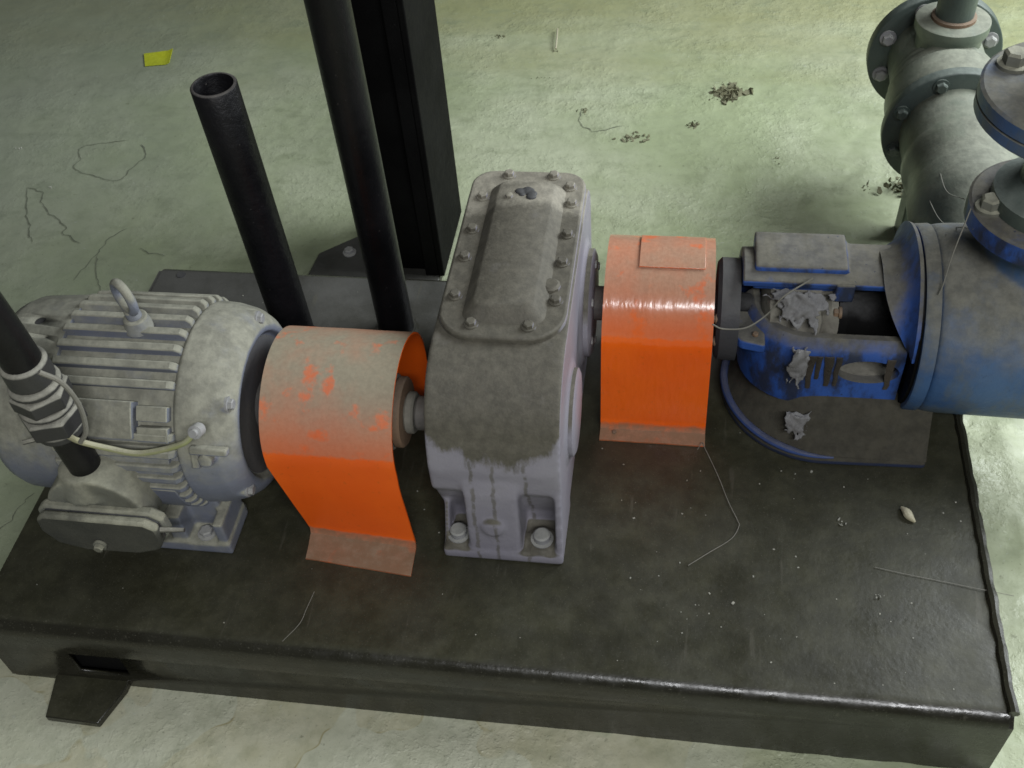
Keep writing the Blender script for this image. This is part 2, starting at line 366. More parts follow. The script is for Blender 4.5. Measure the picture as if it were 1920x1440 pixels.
def bolt(parent, p, d=(0, 0, 1), r=0.009, h=0.008, mat='bolt', washer=True, name='bolt'):
    """hex head on a washer; alike ones share mesh data"""
    key = (round(r, 4), round(h, 4), mat, tuple(round(c, 2) for c in d))
    if key not in BOLT:
        bm = nb(); D = Vector(d).normalized()
        if washer: lathe(bm, (0, 0, 0) , D, [(-0.002, r * 1.35), (h * 0.22, r * 1.35), (h * 0.25, r * 1.2)], 16)
        lathe(bm, (0, 0, 0), D, [(h * 0.2, r), (h * 0.85, r), (h, r * 0.78)], 6, ph=random.random())
        o = build(name, bm, mat, parent, (0, 0, 0)); BOLT[key] = o.data
        o.location = Vector(p) - wloc(parent); return o
    o = link(bpy.data.objects.new(name, BOLT[key])); o.parent = parent; o.location = Vector(p) - wloc(parent); return o

# ------------------------------------------------------------------ floor
def fh(x, y):
    v = Vector((x, y, 0.3))
    h = 0.004 * noise.noise(v * 2.1) + 0.0016 * noise.noise(v * 9) + 0.0007 * noise.noise(v * 30)
    lump = min(1, max(0, (x - 0.75) / 0.9)) * min(1, max(0.25, (2.2 - y) / 1.2))
    n = noise.noise(v * 17 + Vector((5, 1, 0)))
    n2 = noise.noise(v * 33 + Vector((1, 8, 0)))
    h += lump * (0.012 * max(0, n - 0.08) + 0.010 * max(0, n2 - 0.12) + 0.005 * noise.noise(Vector((x * 14, y * 38, 2))) )
    return h - 0.003
def axis(a, b, st, pads):
    n = int((b - a) / st); m = [a + (b - a) * i / n for i in range(n + 1)]
    return [a - p for p in reversed(pads)] + m + [b + p for p in pads]
xs = axis(-1.5, 2.5, 0.0115, (0.15, 0.5, 1.5, 4)); ys = axis(-0.35, 3.0, 0.0125, (0.15, 0.5, 1.5, 4))
me = bpy.data.meshes.new('floor'); nx_ = len(xs)
me.from_pydata([(x, y, fh(x, y)) for y in ys for x in xs], [], [(j * nx_ + i, j * nx_ + i + 1, (j + 1) * nx_ + i + 1, (j + 1) * nx_ + i) for j in range(len(ys) - 1) for i in range(nx_ - 1)])
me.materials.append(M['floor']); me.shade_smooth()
floor = link(bpy.data.objects.new('floor', me)); floor['kind'] = 'structure'

def crack(pts, w=0.004, mat='crack', name='crack'):
    bm = nb(); P = curve([(x, y, 0) for x, y in pts], 7); prev = None
    for i, p in enumerate(P):
        q = P[min(i + 1, len(P) - 1)] - P[max(i - 1, 0)]; nrm = Vector((-q.y, q.x, 0)).normalized()
        j = Vector((noise.noise(p * 60), noise.noise(p * 60 + Vector((9, 9, 0))), 0)) * 0.007
        ww = w * (0.35 + 0.9 * abs(noise.noise(p * 35 + Vector((3, 0, 0))))) * (0.25 if i in (0, len(P) - 1) else 1)
        a, b = p + j + nrm * ww, p + j - nrm * ww
        cur = [bm.verts.new((v.x, v.y, fh(v.x, v.y) + 0.0015)) for v in (a, b)]
        if prev: bm.faces.new((prev[0], prev[1], cur[1], cur[0]))
        prev = cur
    return build(name, bm, mat, floor)
for pts in ([(-.378, 1.458), (-.488, 1.423), (-.471, 1.367), (-.471, 1.334), (-.401, 1.304), (-.335, 1.296), (-.322, 1.351), (-.308, 1.397), (-.335, 1.441)],
            [(-.56, 1.25), (-.515, 1.152), (-.481, 1.094), (-.453, 1.047)],
            [(-.56, 1.25), (-.514, 1.239), (-.502, 1.198), (-.455, 1.155), (-.393, 1.108), (-.394, 1.089), (-.336, 1.054)],
            [(-.30, .93), (-.28, 1.029), (-.273, 1.076), (-.243, 1.117)], [(-.188, 1.043), (-.15, 1.03), (-.116, 1.023)],
            [(-.175, .22), (-.153, .269), (-.142, .29), (-.138, .326), (-.128, .353)],
            [(-.10, .86), (-.17, .89), (-.21, .89), (-.255, .95), (-.28, 1.02)], [(.77, 1.634), (.771, 1.576), (.791, 1.554), (.824, 1.543), (.881, 1.568)]):
    crack(pts, 0.0019)

# ------------------------------------------------------------------ skid under the machines
P0 = 0.1525; L = 1.5; D = 0.826
skid = thing('machine_skid', 'long black steel skid with rounded front edge carrying motor, gearbox and pump', 'skid', (0.75, 0.41, 0))
rr = 0.025
prof = [(0.0, 0.115)] + [(rr - rr * math.cos(math.radians(a)), P0 - rr + rr * math.sin(math.radians(a))) for a in range(0, 91, 15)] + \
       [(D - rr + rr * math.sin(math.radians(a)), P0 - rr + rr * math.cos(math.radians(a))) for a in range(0, 91, 15)] + [(D, 0.002), (D - 0.008, 0.002), (D - 0.008, P0 - 0.03), (0.03, P0 - 0.012), (0.009, 0.115)]
bm = prism(nb(), prof, 'x', 0.006, L - 0.006)
build('deck_plate', bm, 'skid', skid, bevel=0)
fs = build('front_skirt', box(nb(), 0.006, L - 0.006, 0.0, 0.009, -0.004, 0.1148), 'skid', skid)
cut(fs, build('cutter', box(nb(), 0.128, 0.216, -0.05, 0.05, 0.030, 0.088), 'skid'))
bm = nb(); box(bm, 0.06, 0.30, 0.012, 0.10, 0.026, 0.110)  # added black box behind the slot, paints its inside dark
if 'pocket_shade_block' not in [c.name for c in skid.children]: build('pocket_shade_block', bm, 'column', skid)
build('end_plate', prism(nb(), [(0.001, -0.004), (0.001, P0 - 0.02), (0.02, P0 - 0.002), (D - 0.02, P0 - 0.002), (D - 0.001, P0 - 0.02), (D - 0.001, -0.004)], 'x', L - 0.006, L + 0.001), 'skid', skid)
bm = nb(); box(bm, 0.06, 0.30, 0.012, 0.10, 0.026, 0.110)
if 'pocket_shade_block' not in [c.name for c in skid.children]: build('pocket_shade_block', bm, 'column', skid)
build('end_plate', prism(nb(), [(0.001, -0.004), (0.001, P0 - 0.02), (0.02, P0 - 0.002), (D - 0.02, P0 - 0.002), (D - 0.001, P0 - 0.02), (D - 0.001, -0.004)], 'x', -0.001, 0.006), 'skid', skid)
pts = []; rad = []
for i in range(90):
    y = 0.012 + (D - 0.03) * i / 89
    pts.append((L - 0.003 + 0.002 * noise.noise((y * 30, 0, 0)), y, P0 + 0.001 + 0.0015 * noise.noise((y * 25, 3, 0)))); rad.append(0.0075 * (1 + 0.28 * noise.noise((y * 45, 7, 0))))
build('weld_bead', tube(nb(), pts, rad, 8), 'skid', skid)
build('anchor_tab', prism(nb(), [(0.082, 0.03), (0.082, -0.006), (0.094, -0.071), (0.182, -0.073), (0.204, -0.012), (0.204, 0.03)], 'z', -0.002, 0.012), 'skid', skid, bevel=0.002)
build('deck_hole', lathe(nb(), (0.051, 0.795, P0 - 0.0055), (0, 0, 1), [(0, 0.009), (0.007, 0.009)], 16), 'dark_gap', skid)
bm = nb()
for i in range(120):
    x = random.uniform(0.02, 1.49); y = random.uniform(0.03, 0.8)
    if random.random() < 0.4: x = random.uniform(0.95, 1.48); y = random.uniform(0.03, 0.4)
    r = random.uniform(0.0004, 0.0011) * (1.7 if random.random() < 0.1 else 1)
    z = P0
    box(bm, x - r, x + r, y - r * random.uniform(0.6, 2.2), y + r, z - 0.0004, z + r * 0.8, rot=(0, 0, random.uniform(0, 3)))
g = build('paint_grit', bm, 'grit', skid); g['kind'] = 'stuff'
# ------------------------------------------------------------------ column and standpipes
col = thing('steel_column', 'wide black steel column rising from the floor behind the skid', 'column', (0.46, 1.10, 0))
H = 2.6; yf = 0.97; yb = 1.19
for xa in (0.405, 0.527): build('flange', box(nb(), xa, xa + 0.013, yf, yb, 0.018, H), 'column', col, bevel=0.0025)
build('web', box(nb(), 0.4182, 0.5268, 0.992, 1.004, 0.018, H), 'column', col)
build('flange_lip', box(nb(), 0.499, 0.5266, yf + 0.001, yf + 0.012, 0.018, H), 'column', col, bevel=0.002)
build('weld_seam', tube(nb(), [(0.4965, 0.9905, 0.02 + 0.05 * i) for i in range(50)], [0.004 + 0.0012 * noise.noise((i * .7, 0, 1)) for i in range(50)], 6), 'column', col)
build('base_plate', prism(nb(), [(0.238, 0.93), (0.245, 1.03), (0.345, 1.115), (0.53, 1.115), (0.53, 0.93)], 'z', -0.004, 0.0178), 'skid', col, bevel=0.003)
bolt(col, (0.315, 1.035, 0.0178), r=0.011, h=0.012, mat='bolt', name='anchor_bolt')

def pipe(label, x, y, z0, z1, ro, ri, mat, tilt=0.0):
    # tilt: sideways lean over the whole height
    t = thing('standpipe', label, 'pipe', (x, y, z0))
    bm = nb(); n = 36; pr_ = [(0.0, ri), (0.0, ro), ((z1 - z0) * .25, ro), ((z1 - z0) * .5, ro), ((z1 - z0) * .75, ro), (z1 - z0 - 0.002, ro), (z1 - z0, ro - 0.002), (z1 - z0, ri + 0.0015), (z1 - z0 - 0.003, ri), (0.02, ri)]
    lathe(bm, (x, y, z0), (0, 0, 1), pr_, n, cap=False)
    for v in bm.verts: v.co.x += tilt * (v.co.z - z0) / (z1 - z0)
    build('pipe_wall', bm, mat, t, ang=50)
    pts = [(x + (ro + 0.002) * math.cos(a), y + (ro + 0.002) * math.sin(a), z0 + 0.003) for a in [2 * pi * i / 40 for i in range(40)]]
    build('weld_bead', tube(nb(), pts, [0.006 * (1 + .3 * noise.noise((i * .9, 1, 2))) for i in range(40)], 6, closed=True), 'skid', t)
    return t
sp1 = pipe('short black pipe stump standing open-topped on the skid behind the motor', 0.340, 0.629, P0, 0.694, 0.0355, 0.029, 'rusty_pipe', -0.012)
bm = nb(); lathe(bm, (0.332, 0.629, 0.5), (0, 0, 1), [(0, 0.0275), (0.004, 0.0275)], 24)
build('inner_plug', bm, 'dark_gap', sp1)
for p in ((0.328, 0.642, 0.640), (0.331, 0.648, 0.600)):
    bm = nb(); bmesh.ops.create_icosphere(bm, subdivisions=2, radius=0.0045, matrix=Matrix.Translation(p)); build('inner_bead', bm, 'straw', sp1)
sp2 = pipe('tall slim black pipe standing on the skid in front of the wide column', 0.52, 0.669, P0, 2.2, 0.0325, 0.027, 'black_pipe', -0.012)
for i, pp in enumerate(((0.485, 0.640, 0.235), (0.530, 0.636, 0.32), (0.528, 0.637, 0.60))):
    pass

# ------------------------------------------------------------------ motor
MY, MZ = 0.318, 0.335
motor = thing('electric_motor', 'dusty grey finned electric motor with lifting eye, beside the dusty orange guard', 'motor', (0.25, MY, P0))
bm = lathe(nb(), (0.10, MY, MZ), (1, 0, 0), [(0, 0.1475), (0.236, 0.1475)], 64)
build('motor_body', bm, 'motor', motor)
FIN = None
angs = list(range(24, 133, 10)) + [151.5, 161, 170, 178, 186, 194, 202, 210, 218, 226, 234, 350, 0, 10]
for a in angs:
    if FIN is None:
        b = nb(); prism(b, [(0.150, 0.140), (0.150, 0.158), (0.153, 0.1625), (0.330, 0.1625), (0.3375, 0.157), (0.341, 0.140)], 'y', -0.0062, 0.0062)
        f = build('fin', b, 'motor', motor, (0, 0, 0), bevel=0.0022, seg=2); FIN = f.data
    else:
        f = link(bpy.data.objects.new('fin', FIN)); f.parent = motor
        b2 = f.modifiers.new('bevel', 'BEVEL'); b2.width = 0.0022; b2.segments = 2; b2.limit_method = 'ANGLE'; b2.angle_limit = math.radians(40)
    th = math.radians(a)      # local z -> radial direction (y=cos, z=sin)
    f.location = Vector((0, MY, MZ)) - wloc(motor); f.rotation_euler = (th - pi / 2, 0, 0)
# fan cover
bm = lathe(nb(), (0.035, MY, MZ), (1, 0, 0), [(0, 0.03), (0.0, 0.10), (0.003, 0.128), (0.012, 0.143), (0.028, 0.150), (0.120, 0.156), (0.120, 0.141)], 72)
fc = build('fan_cover', bm, 'motor', motor, ang=50)
for (a, x, r) in ((88, 0.104, 0.009), (100, 0.128, 0.0028), (111, 0.128, 0.0025)):
    th = math.radians(a); d = Vector((0, math.cos(th), math.sin(th)))
    cut(fc, build('cutter', cyl(nb(), Vector((x, MY, MZ)) + d * 0.125, Vector((x, MY, MZ)) + d * 0.18, r, 24), 'dark_gap'))
    build('cover_hole_shade', cyl(nb(), Vector((x, MY, MZ)) + d * 0.126, Vector((x, MY, MZ)) + d * 0.150, r * 0.96, 16), 'column', motor)  # black plug, colours in the shade inside the hole
# end bell, cast with boss and lugs
bm = lathe(nb(), (0.334, MY, MZ), (1, 0, 0), [(0, 0.146), (0.008, 0.1545), (0.034, 0.1525), (0.060, 0.146), (0.076, 0.136), (0.084, 0.127), (0.087, 0.121), (0.086, 0.113), (0.077, 0.108), (0.075, 0.05), (0.075, 0.005)], 72)
for a in (60, 132, 205, 300):
    th = math.radians(a); d = Vector((0, math.cos(th), math.sin(th)))
    cyl(bm, Vector((0.385, MY, MZ)) + d * 0.134, Vector((0.411, MY, MZ)) + d * 0.134, 0.012, 16)
th = math.radians(162); d = Vector((0, math.cos(th), math.sin(th)))
cyl(bm, Vector((0.385, MY, MZ)) + d * 0.13, Vector((0.385, MY, MZ)) + d * 0.166, 0.011, 16)
build('end_bell', bm, 'motor', motor, remesh=0.003, smooth=2)
for a in (60, 132, 205, 300):
    th = math.radians(a); d = Vector((0, math.cos(th), math.sin(th)))
    bolt(motor, Vector((0.4105, MY, MZ)) + d * 0.134, (1, 0, 0), 0.0085, 0.009)
lathe(bm := nb(), (0.4075, MY, MZ), (1, 0, 0), [(0, 0.106), (0.005, 0.106), (0.006, 0.04), (0.012, 0.035)], 48)
build('bearing_cover', bm, 'motor_shade', motor)
# L shaped cable cleat and earth lug on the bell
th = math.radians(157); nrm = Vector((0, math.cos(th), math.sin(th)))
bm = nb(); box(bm, 0.362, 0.418, -0.006, 0.006, 0.150, 0.164); box(bm, 0.362, 0.374, -0.03, 0.006, 0.150, 0.161)
bmesh.ops.transform(bm, matrix=Matrix.Translation((0, MY, MZ)) @ Matrix.Rotation(th - pi / 2, 4, 'X'), verts=bm.verts)
build('cable_cleat', bm, 'motor', motor, bevel=0.003)
# rating plate and pads
def pad(a0, a1, xa, xb, r0, r1, name, mat='motor'):
    rows = []
    pr_ = arc(MY, MZ, r1, a0, a1, 10) + arc(MY, MZ, r0, a1, a0, 10)
    return build(name, prism(nb(), pr_, 'x', xa, xb), mat, motor, bevel=0.0015)
pad(133, 152, 0.172, 0.283, 0.140, 0.1685, 'rating_plate')
pad(186, 240, 0.15, 0.322, 0.140, 0.1635, 'cast_skirt'); pad(157, 184, 0.15, 0.325, 0.140, 0.156, 'cast_skirt')
pad(135, 143, 0.287, 0.333, 0.140, 0.162, 'fin_pad'); pad(146, 154, 0.287, 0.333, 0.140, 0.162, 'fin_pad')
# lifting eye
bm = nb(); cyl(bm, (0.262, MY, 0.487), (0.262, MY, 0.510), 0.022, 20, 0.017); cyl(bm, (0.262, MY, 0.508), (0.260, MY, 0.524), 0.011, 16)
build('eye_boss', bm, 'motor', motor, bevel=0.002)
pts = [(0.259 + 0.020 * math.cos(a) * 0.80, MY - 0.020 * math.cos(a) * 0.55, 0.547 + 0.025 * math.sin(a)) for a in [2 * pi * i / 32 for i in range(32)]]
build('lifting_eye', tube(nb(), pts, 0.0068, 12, closed=True), 'motor', motor)
# feet: cast rail along the front and the back with bolt pockets
for s in (-1, 1):
    bm = nb()
    yA = MY + s * 0.158; yB = MY + s * 0.075
    lo, hi = min(yA, yB), max(yA, yB)
    box(bm, 0.135, 0.365, lo, hi, P0, P0 + 0.024)
    yC = MY + s * 0.122; l2, h2 = min(yC, yB), max(yC, yB)
    box(bm, 0.15, 0.350, l2, h2, P0 + 0.015, 0.262)
    for xx in (0.272,):
        box(bm, xx, xx + 0.026, min(yA - s * 0.004, yB), max(yA - s * 0.004, yB), P0 + 0.01, P0 + 0.085)
    box(bm, 0.346, 0.362, min(yA - s * 0.004, yB), max(yA - s * 0.004, yB), P0 + 0.01, P0 + 0.07)
    build('motor_foot', bm, 'motor', motor, remesh=0.003, smooth=3)
    bolt(motor, (0.322, MY + s * 0.138, P0 + 0.024), r=0.011, h=0.011)

# terminal box on the motor's near side
tb = thing('terminal_box', 'dusty cast terminal box with flanged lid on the near side of the motor', 'terminal box', (0.215, 0.17, 0.27))
bm = nb(); box(bm, 0.135, 0.275, 0.118, 0.20, 0.215, 0.315)
cyl(bm, (0.212, 0.118, 0.300), (0.212, 0.21, 0.300), 0.076, 32); cyl(bm, (0.20, 0.150, 0.33), (0.20, 0.150, 0.376), 0.044, 24, 0.034)
build('box_shell', bm, 'terminal', tb, remesh=0.0035, smooth=6)
pl = [(0.122, 0.285), (0.124, 0.312), (0.136, 0.324), (0.300, 0.322), (0.316, 0.310), (0.318, 0.280), (0.306, 0.258), (0.270, 0.244), (0.180, 0.242), (0.138, 0.256)]
build('box_flange', prism(nb(), pl, 'y', 0.1085, 0.1245), 'terminal', tb, bevel=0.004)
build('box_lid', prism(nb(), [(x + (0.004 if x < .2 else -0.004), z - 0.002) for x, z in pl], 'y', 0.092, 0.1065), 'lid', tb, bevel=0.005)
build('lid_gasket', prism(nb(), [(x + (0.006 if x < .2 else -0.006), z - 0.004) for x, z in pl], 'y', 0.1062, 0.1088), 'dark_gap', tb)
for x, z in ((0.212, 0.262),):
    bolt(tb, (x, 0.0895, z), (0, -1, 0), 0.0075, 0.009, 'terminal')
build('lid_stud', cyl(nb(), (0.312, 0.102, 0.296), (0.349, 0.103, 0.299), 0.0042, 10, 0.003), 'gland', tb)
bm = nb(); box(bm, 0.15, 0.27, 0.19, 0.235, 0.225, 0.30); build('box_neck', bm, 'motor', tb, bevel=0.006)

# conduit into the box
cd = thing('cable_conduit', 'black conduit with stacked gland nuts running down into the terminal box', 'conduit', (0.207, 0.15, 0.345))
cx, cy = 0.205, 0.150
build('conduit_tube', cyl(nb(), (cx + .002, cy, 0.345), (cx - .004, cy, 0.470), 0.0225, 32), 'black_pipe', cd, bevel=0.003)
def nut(z0, z1, r, n=6, ph=0.3, name='gland_nut'):
    build(name, lathe(nb(), (cx - .004, cy, z0), (0.01, 0, 1), [(0, r * .9), (0.003, r), (z1 - z0 - .003, r), (z1 - z0, r * .9)], n, ph=ph), 'gland', cd, bevel=0.0015)
nut(0.452, 0.468, 0.033, 24, 0, 'gland_ring'); nut(0.469, 0.500, 0.043); nut(0.502, 0.512, 0.037, 24, 0, 'gland_ring'); nut(0.513, 0.539, 0.040, 6, 0.7); nut(0.541, 0.553, 0.035, 24, 0, 'gland_ring'); nut(0.554, 0.590, 0.031, 24, 0, 'gland_ring')
build('clamp_screw', cyl(nb(), (cx - .03, cy - .01, 0.445), (cx - .058, cy - .018, 0.441), 0.0035, 8), 'gland', cd)
build('earth_strap', tube(nb(), curve([(cx + .03, cy - .02, 0.592), (cx + .046, cy - .012, 0.565), (cx + .052, cy - .01, 0.52), (cx + .047, cy - .016, 0.475), (cx + .034, cy - .022, 0.455)]), 0.0035, 8), 'thread', cd)
build('conduit_tube', tube(nb(), curve([(cx - .003, cy, 0.575), (cx - .010, cy, 0.66), (cx - .024, cy - .003, 0.80), (cx - .046, cy - .006, 1.0), (cx - .08, cy - .01, 1.3)]), 0.0255, 28), 'black_pipe', cd)
ew = thing('earth_wire', 'yellowish earth wire sagging from the conduit gland to the motor end', 'wire', (0.30, 0.17, 0.43))
P = curve([(.226, .135, .470), (.232, .145, .445), (.262, .152, .425), (.30, .152, .418), (.338, .155, .425), (.372, .160, .437), (.385, .168, .446)], 8)
P = [p + Vector((0, -0.008, 0)) for p in P]
build('sleeve', tube(nb(), P, 0.0043, 10), 'wire', ew)
build('wire_lug', lathe(nb(), (0.388, 0.167, 0.446), (0, -0.85, 0.5), [(-.01, 0.010), (0.005, 0.010), (0.006, 0.006), (0.012, 0.006)], 12), 'bolt', ew)

# ------------------------------------------------------------------ coupling guards
def guard(name_label, xl, xr, yc, zc, r, yfoot, ybend, mat, ybk, bend=0.0):
    """xl/xr: functions of the arc parameter s (0 near foot .. 1 top .. 2 far foot)"""
    t = thing('coupling_guard', name_label, 'guard', ((xl(1) + xr(1)) / 2, yc, P0), 'orange sheet-metal coupling guards')
    pr_ = [(yfoot, P0 + 0.003, 0), (yfoot + (ybend - yfoot) * .5, P0 + 0.0045, 0.02), (ybend - 0.004, P0 + 0.006, 0.05), (ybend, P0 + 0.013, 0.06)]
    zt = zc - 0.02
    for i in range(1, 9):
        k = i / 9
        yy = ybend + (yc - r - ybend) * (3 * k * k - 2 * k ** 3)
        pr_.append((yy, P0 + 0.013 + (zt - P0 - 0.013) * k, 0.06 + 0.4 * k))
    for i in range(0, 33):
        a = math.radians(184 - 188 * i / 32); pr_.append((yc + r * math.cos(a), zc + r * math.sin(a), 0.5 + i / 32))
    for k in (0.3, 0.6, 0.95): pr_.append((yc + r + bend * k, zc - (zc - P0 - 0.01) * k, 1.5 + 0.45 * k))
    pr_ += [(yc + r + bend + 0.004, P0 + 0.006, 1.96), (ybk, P0 + 0.003, 2)]
    rows = []
    for y, z, s in pr_:
        a, b = xl(s), xr(s); row = []
        for j in range(9):
            u = j / 8; w = 0.0012 * noise.noise((u * 3, s * 5, yc * 9))
            row.append((a + (b - a) * u, y + w - (0.010 * u - 0.006 * (1 - u)) * (max(0, 1 - s / 0.5) if yc < .4 else 0), z + w * 0.5))
        rows.append(row)
    build('guard_shell', sheet(nb(), rows, 0.0032), mat, t, bevel=0, ang=40)
    return t
def lerp(a, b, t): t = max(0, min(1, t)); return a + (b - a) * t
g1 = guard('dust-caked orange sheet guard over the coupling between motor and gearbox',
           lambda s: lerp(0.482, 0.449, s * 2), lambda s: lerp(0.652, 0.643, s * 2.5), MY + .004, MZ, 0.118, 0.156, 0.206, 'guard_dusty', 0.478)
g2 = guard('glossy orange sheet guard with a raised patch, between gearbox and blue pump',
           lambda s: lerp(0.914, 0.918, s), lambda s: lerp(1.087, 1.083, s), 0.574, MZ, 0.111, 0.436, 0.463, 'guard_glossy', 0.715)
rows = [[(x, 0.574 + (0.1122 + .0008 * noise.noise((x * 60, a, 0))) * math.cos(math.radians(a)), MZ + 0.1122 * math.sin(math.radians(a))) for x in [0.968 + 0.1 * j / 6 for j in range(7)]] for a in range(106, 58, -4)]
build('patch_plate', sheet(nb(), rows, -0.0020), 'guard_glossy', g2, bevel=0.0008)
bolt(g2, (0.938, 0.451, P0 + 0.005), r=0.004, h=0.004, mat='rust', washer=False, name='foot_screw')

# couplings under the guards
def coupling(label, y, parts, x):
    t = thing('shaft_coupling', label, 'coupling', (x, y, MZ), 'shaft couplings under the guards')
    for nm, a, b, r, m in parts:
        build(nm, lathe(nb(), (a, y, MZ), (1, 0, 0), [(0, r - .003), (.003, r), (b - a - .003, r), (b - a, r - .003)], 40), m, t)
    return t
coupling('rusty coupling disc and shaft inside the dusty guard left of the gearbox', MY, [('motor_hub', 0.435, 0.545, 0.05, 'shaft'), ('coupling_spider', 0.546, 0.575, 0.062, 'dark_gap'), ('coupling_hub', 0.576, 0.622, 0.058, 'grey_dust'), ('hub_rim', 0.6225, 0.637, 0.054, 'rust'), ('hub_neck', 0.6375, 0.652, 0.032, 'grey_dust'), ('shaft', 0.6525, 0.70, 0.026, 'shaft')], 0.6)
coupling('coupling hubs and dark shaft hidden under the glossy right guard', 0.574, [('shaft', 0.872, 0.935, 0.028, 'shaft'), ('coupling_hub', 0.936, 1.06, 0.06, 'dark_gap'), ('shaft', 1.061, 1.12, 0.028, 'dark_gap')], 1.0)

# ------------------------------------------------------------------ gearbox
GX0, GX1 = 0.690, 0.880
gb = thing('gearbox', 'tall grey cast gearbox with dust-covered bolted lid between the two orange guards', 'gearbox', (0.785, 0.45, P0))
ZT = 0.487
prof = [(0.222, 0.275), (0.207, 0.30), (0.205, 0.345), (0.213, 0.385)] + [(0.335 - 0.118 * math.cos(math.radians(a)), ZT - 0.105 + 0.105 * math.sin(math.radians(a))) for a in range(10, 91, 8)] + \
       [(0.655 + 0.06 * math.sin(math.radians(a)), ZT - 0.06 + 0.06 * math.cos(math.radians(a))) for a in range(0, 91, 15)] + [(0.716, P0 + 0.03), (0.26, P0 + 0.03)]
bm = prism(nb(), prof, 'x', GX0, GX1)
box(bm, 0.703, 0.878, 0.252, 0.70, P0, 0.32)                       # lower web
box(bm, 0.696, 0.878, 0.186, 0.73, P0, P0 + 0.021)                 # base flange
prism(bm, [(0.188, P0), (0.190, P0 + 0.05), (0.198, 0.30), (0.215, 0.36), (0.3, 0.36), (0.3, P0)], 'x', 0.738, 0.818)   # front rib
prism(bm, [(0.188, P0), (0.190, P0 + 0.04), (0.200, 0.28), (0.212, 0.33), (0.3, 0.33), (0.3, P0)], 'x', 0.869, 0.880)   # right cheek
prism(bm, [(0.200, P0), (0.206, P0 + 0.03), (0.235, 0.24), (0.24, 0.30), (0.3, 0.30), (0.3, P0)], 'x', 0.697, 0.705)    # left cheek
for xx, yy, r_ in ((0.718, 0.212, .022), (0.846, 0.214, .024)): cyl(bm, (xx, yy, P0), (xx, yy, P0 + 0.028), r_, 20)
lathe(bm, (0.7775, 0.191, 0.232), (0, -1, 0.05), [(-.01, 0.02), (0.003, 0.017), (0.005, 0.012)], 16)
cyl(bm, (0.872, MY + .02, MZ), (0.884, MY + .02, MZ), 0.075, 40)
cyl(bm, (0.872, 0.574, MZ), (0.8855, 0.574, MZ), 0.098, 40)
cyl(bm, (0.69, MY, MZ), (0.676, MY, MZ), 0.062, 40)
build('casing', bm, 'gear', gb, remesh=0.0032, smooth=14)
# lid: rounded outline
def rrect(x0, x1, y0, y1, rf, rb, n=6):
    p = []
    for cx_, cy_, r, a0 in ((x1 - rb, y1 - rb, rb, 0), (x0 + rb, y1 - rb, rb, 90), (x0 + rf, y0 + rf, rf, 180), (x1 - rf, y0 + rf, rf, 270)):
        p += arc(cx_, cy_, r, a0, a0 + 90, n)
    return p
lid = build('lid', prism(nb(), rrect(0.694, 0.8765, 0.324, 0.704, 0.055, 0.036), 'z', ZT - 0.006, ZT + 0.010), 'gear', gb, bevel=0.004, seg=3)
bm = nb()
o0 = rrect(0.728, 0.848, 0.352, 0.668, 0.018, 0.02, 4); o1 = rrect(0.743, 0.833, 0.366, 0.655, 0.016, 0.016, 4); o2 = rrect(0.747, 0.829, 0.370, 0.651, 0.014, 0.014, 4)
R = [[bm.verts.new((x, y, z)) for x, y in o] for o, z in ((o0, ZT + 0.009), (o1, ZT + 0.026), (o2, ZT + 0.029))]
n = len(o0)
for a, b in zip(R, R[1:]):
    for i in range(n): bm.faces.new((a[i], a[(i + 1) % n], b[(i + 1) % n], b[i]))
bm.faces.new(R[0][::-1]); bm.faces.new(R[-1])
bmesh.ops.triangulate(bm, faces=[f for f in bm.faces if len(f.verts) > 4])
build('lid_bulge', bm, 'gear', gb, bevel=0.004, ang=60)
LZ = ZT + 0.010
for x, y in ((.714, .552), (.713, .488), (.713, .404), (.745, .348), (.826, .348), (.858, .402), (.859, .484), (.860, .548), (.859, .622), (.853, .663), (.824, .690), (.752, .690), (.718, .632)):
    bolt(lid, (x, y, LZ), r=0.0078, h=0.0085, mat='gear')
bm = nb()
for k in range(7):
    p = Vector((0.790 + random.gauss(0, .007), 0.618 + random.gauss(0, .007), ZT + 0.029)); bmesh.ops.create_icosphere(bm, subdivisions=2, radius=random.uniform(.004, .008), matrix=Matrix.Translation(p) @ Matrix.Diagonal((1.2, 1, .5, 1)))
build('filler_stub', bm, 'dark_gap', gb, remesh=.0016, smooth=1, label='dark broken filler stub')
lathe(bm := nb(), (0.764, 0.612, ZT + 0.028), (0, 0, 1), [(0, 0.006), (0.005, 0.006), (0.006, 0.004)], 6); build('vent_screw', bm, 'gear', gb)
lathe(bm := nb(), (0.848, 0.432, LZ - .001), (0, 0, 1), [(0, 0.014), (0.005, 0.014), (0.008, 0.010)], 10); build('oil_cap', bm, 'gear', gb)
for p in ((0.718, 0.212, P0 + 0.028), (0.846, 0.214, P0 + 0.028)):
    build('foot_bolt', lathe(nb(), p, (0, 0, 1), [(-.002, 0.0175), (0.0015, 0.0175), (0.002, 0.013), (0.012, 0.013), (0.014, 0.0105)], 20), 'bolt', gb)
# bearing caps on the pump side
lathe(bm := nb(), (0.885, 0.574, MZ), (1, 0, 0), [(0, 0.088), (0.008, 0.088), (0.012, 0.08), (0.013, 0.03)], 40); bc = build('bearing_cap', bm, 'gear', gb)
for i in range(6):
    a = pi * 2 * i / 6 + .3; bolt(bc, (0.893, 0.574 + 0.07 * math.cos(a), MZ + 0.07 * math.sin(a)), (1, 0, 0), 0.007, 0.007, 'bolt')
lathe(bm := nb(), (0.8835, MY + .02, MZ), (1, 0, 0), [(0, 0.066), (0.006, 0.066), (0.009, 0.06)], 40); build('blind_cap', bm, 'gear', gb)

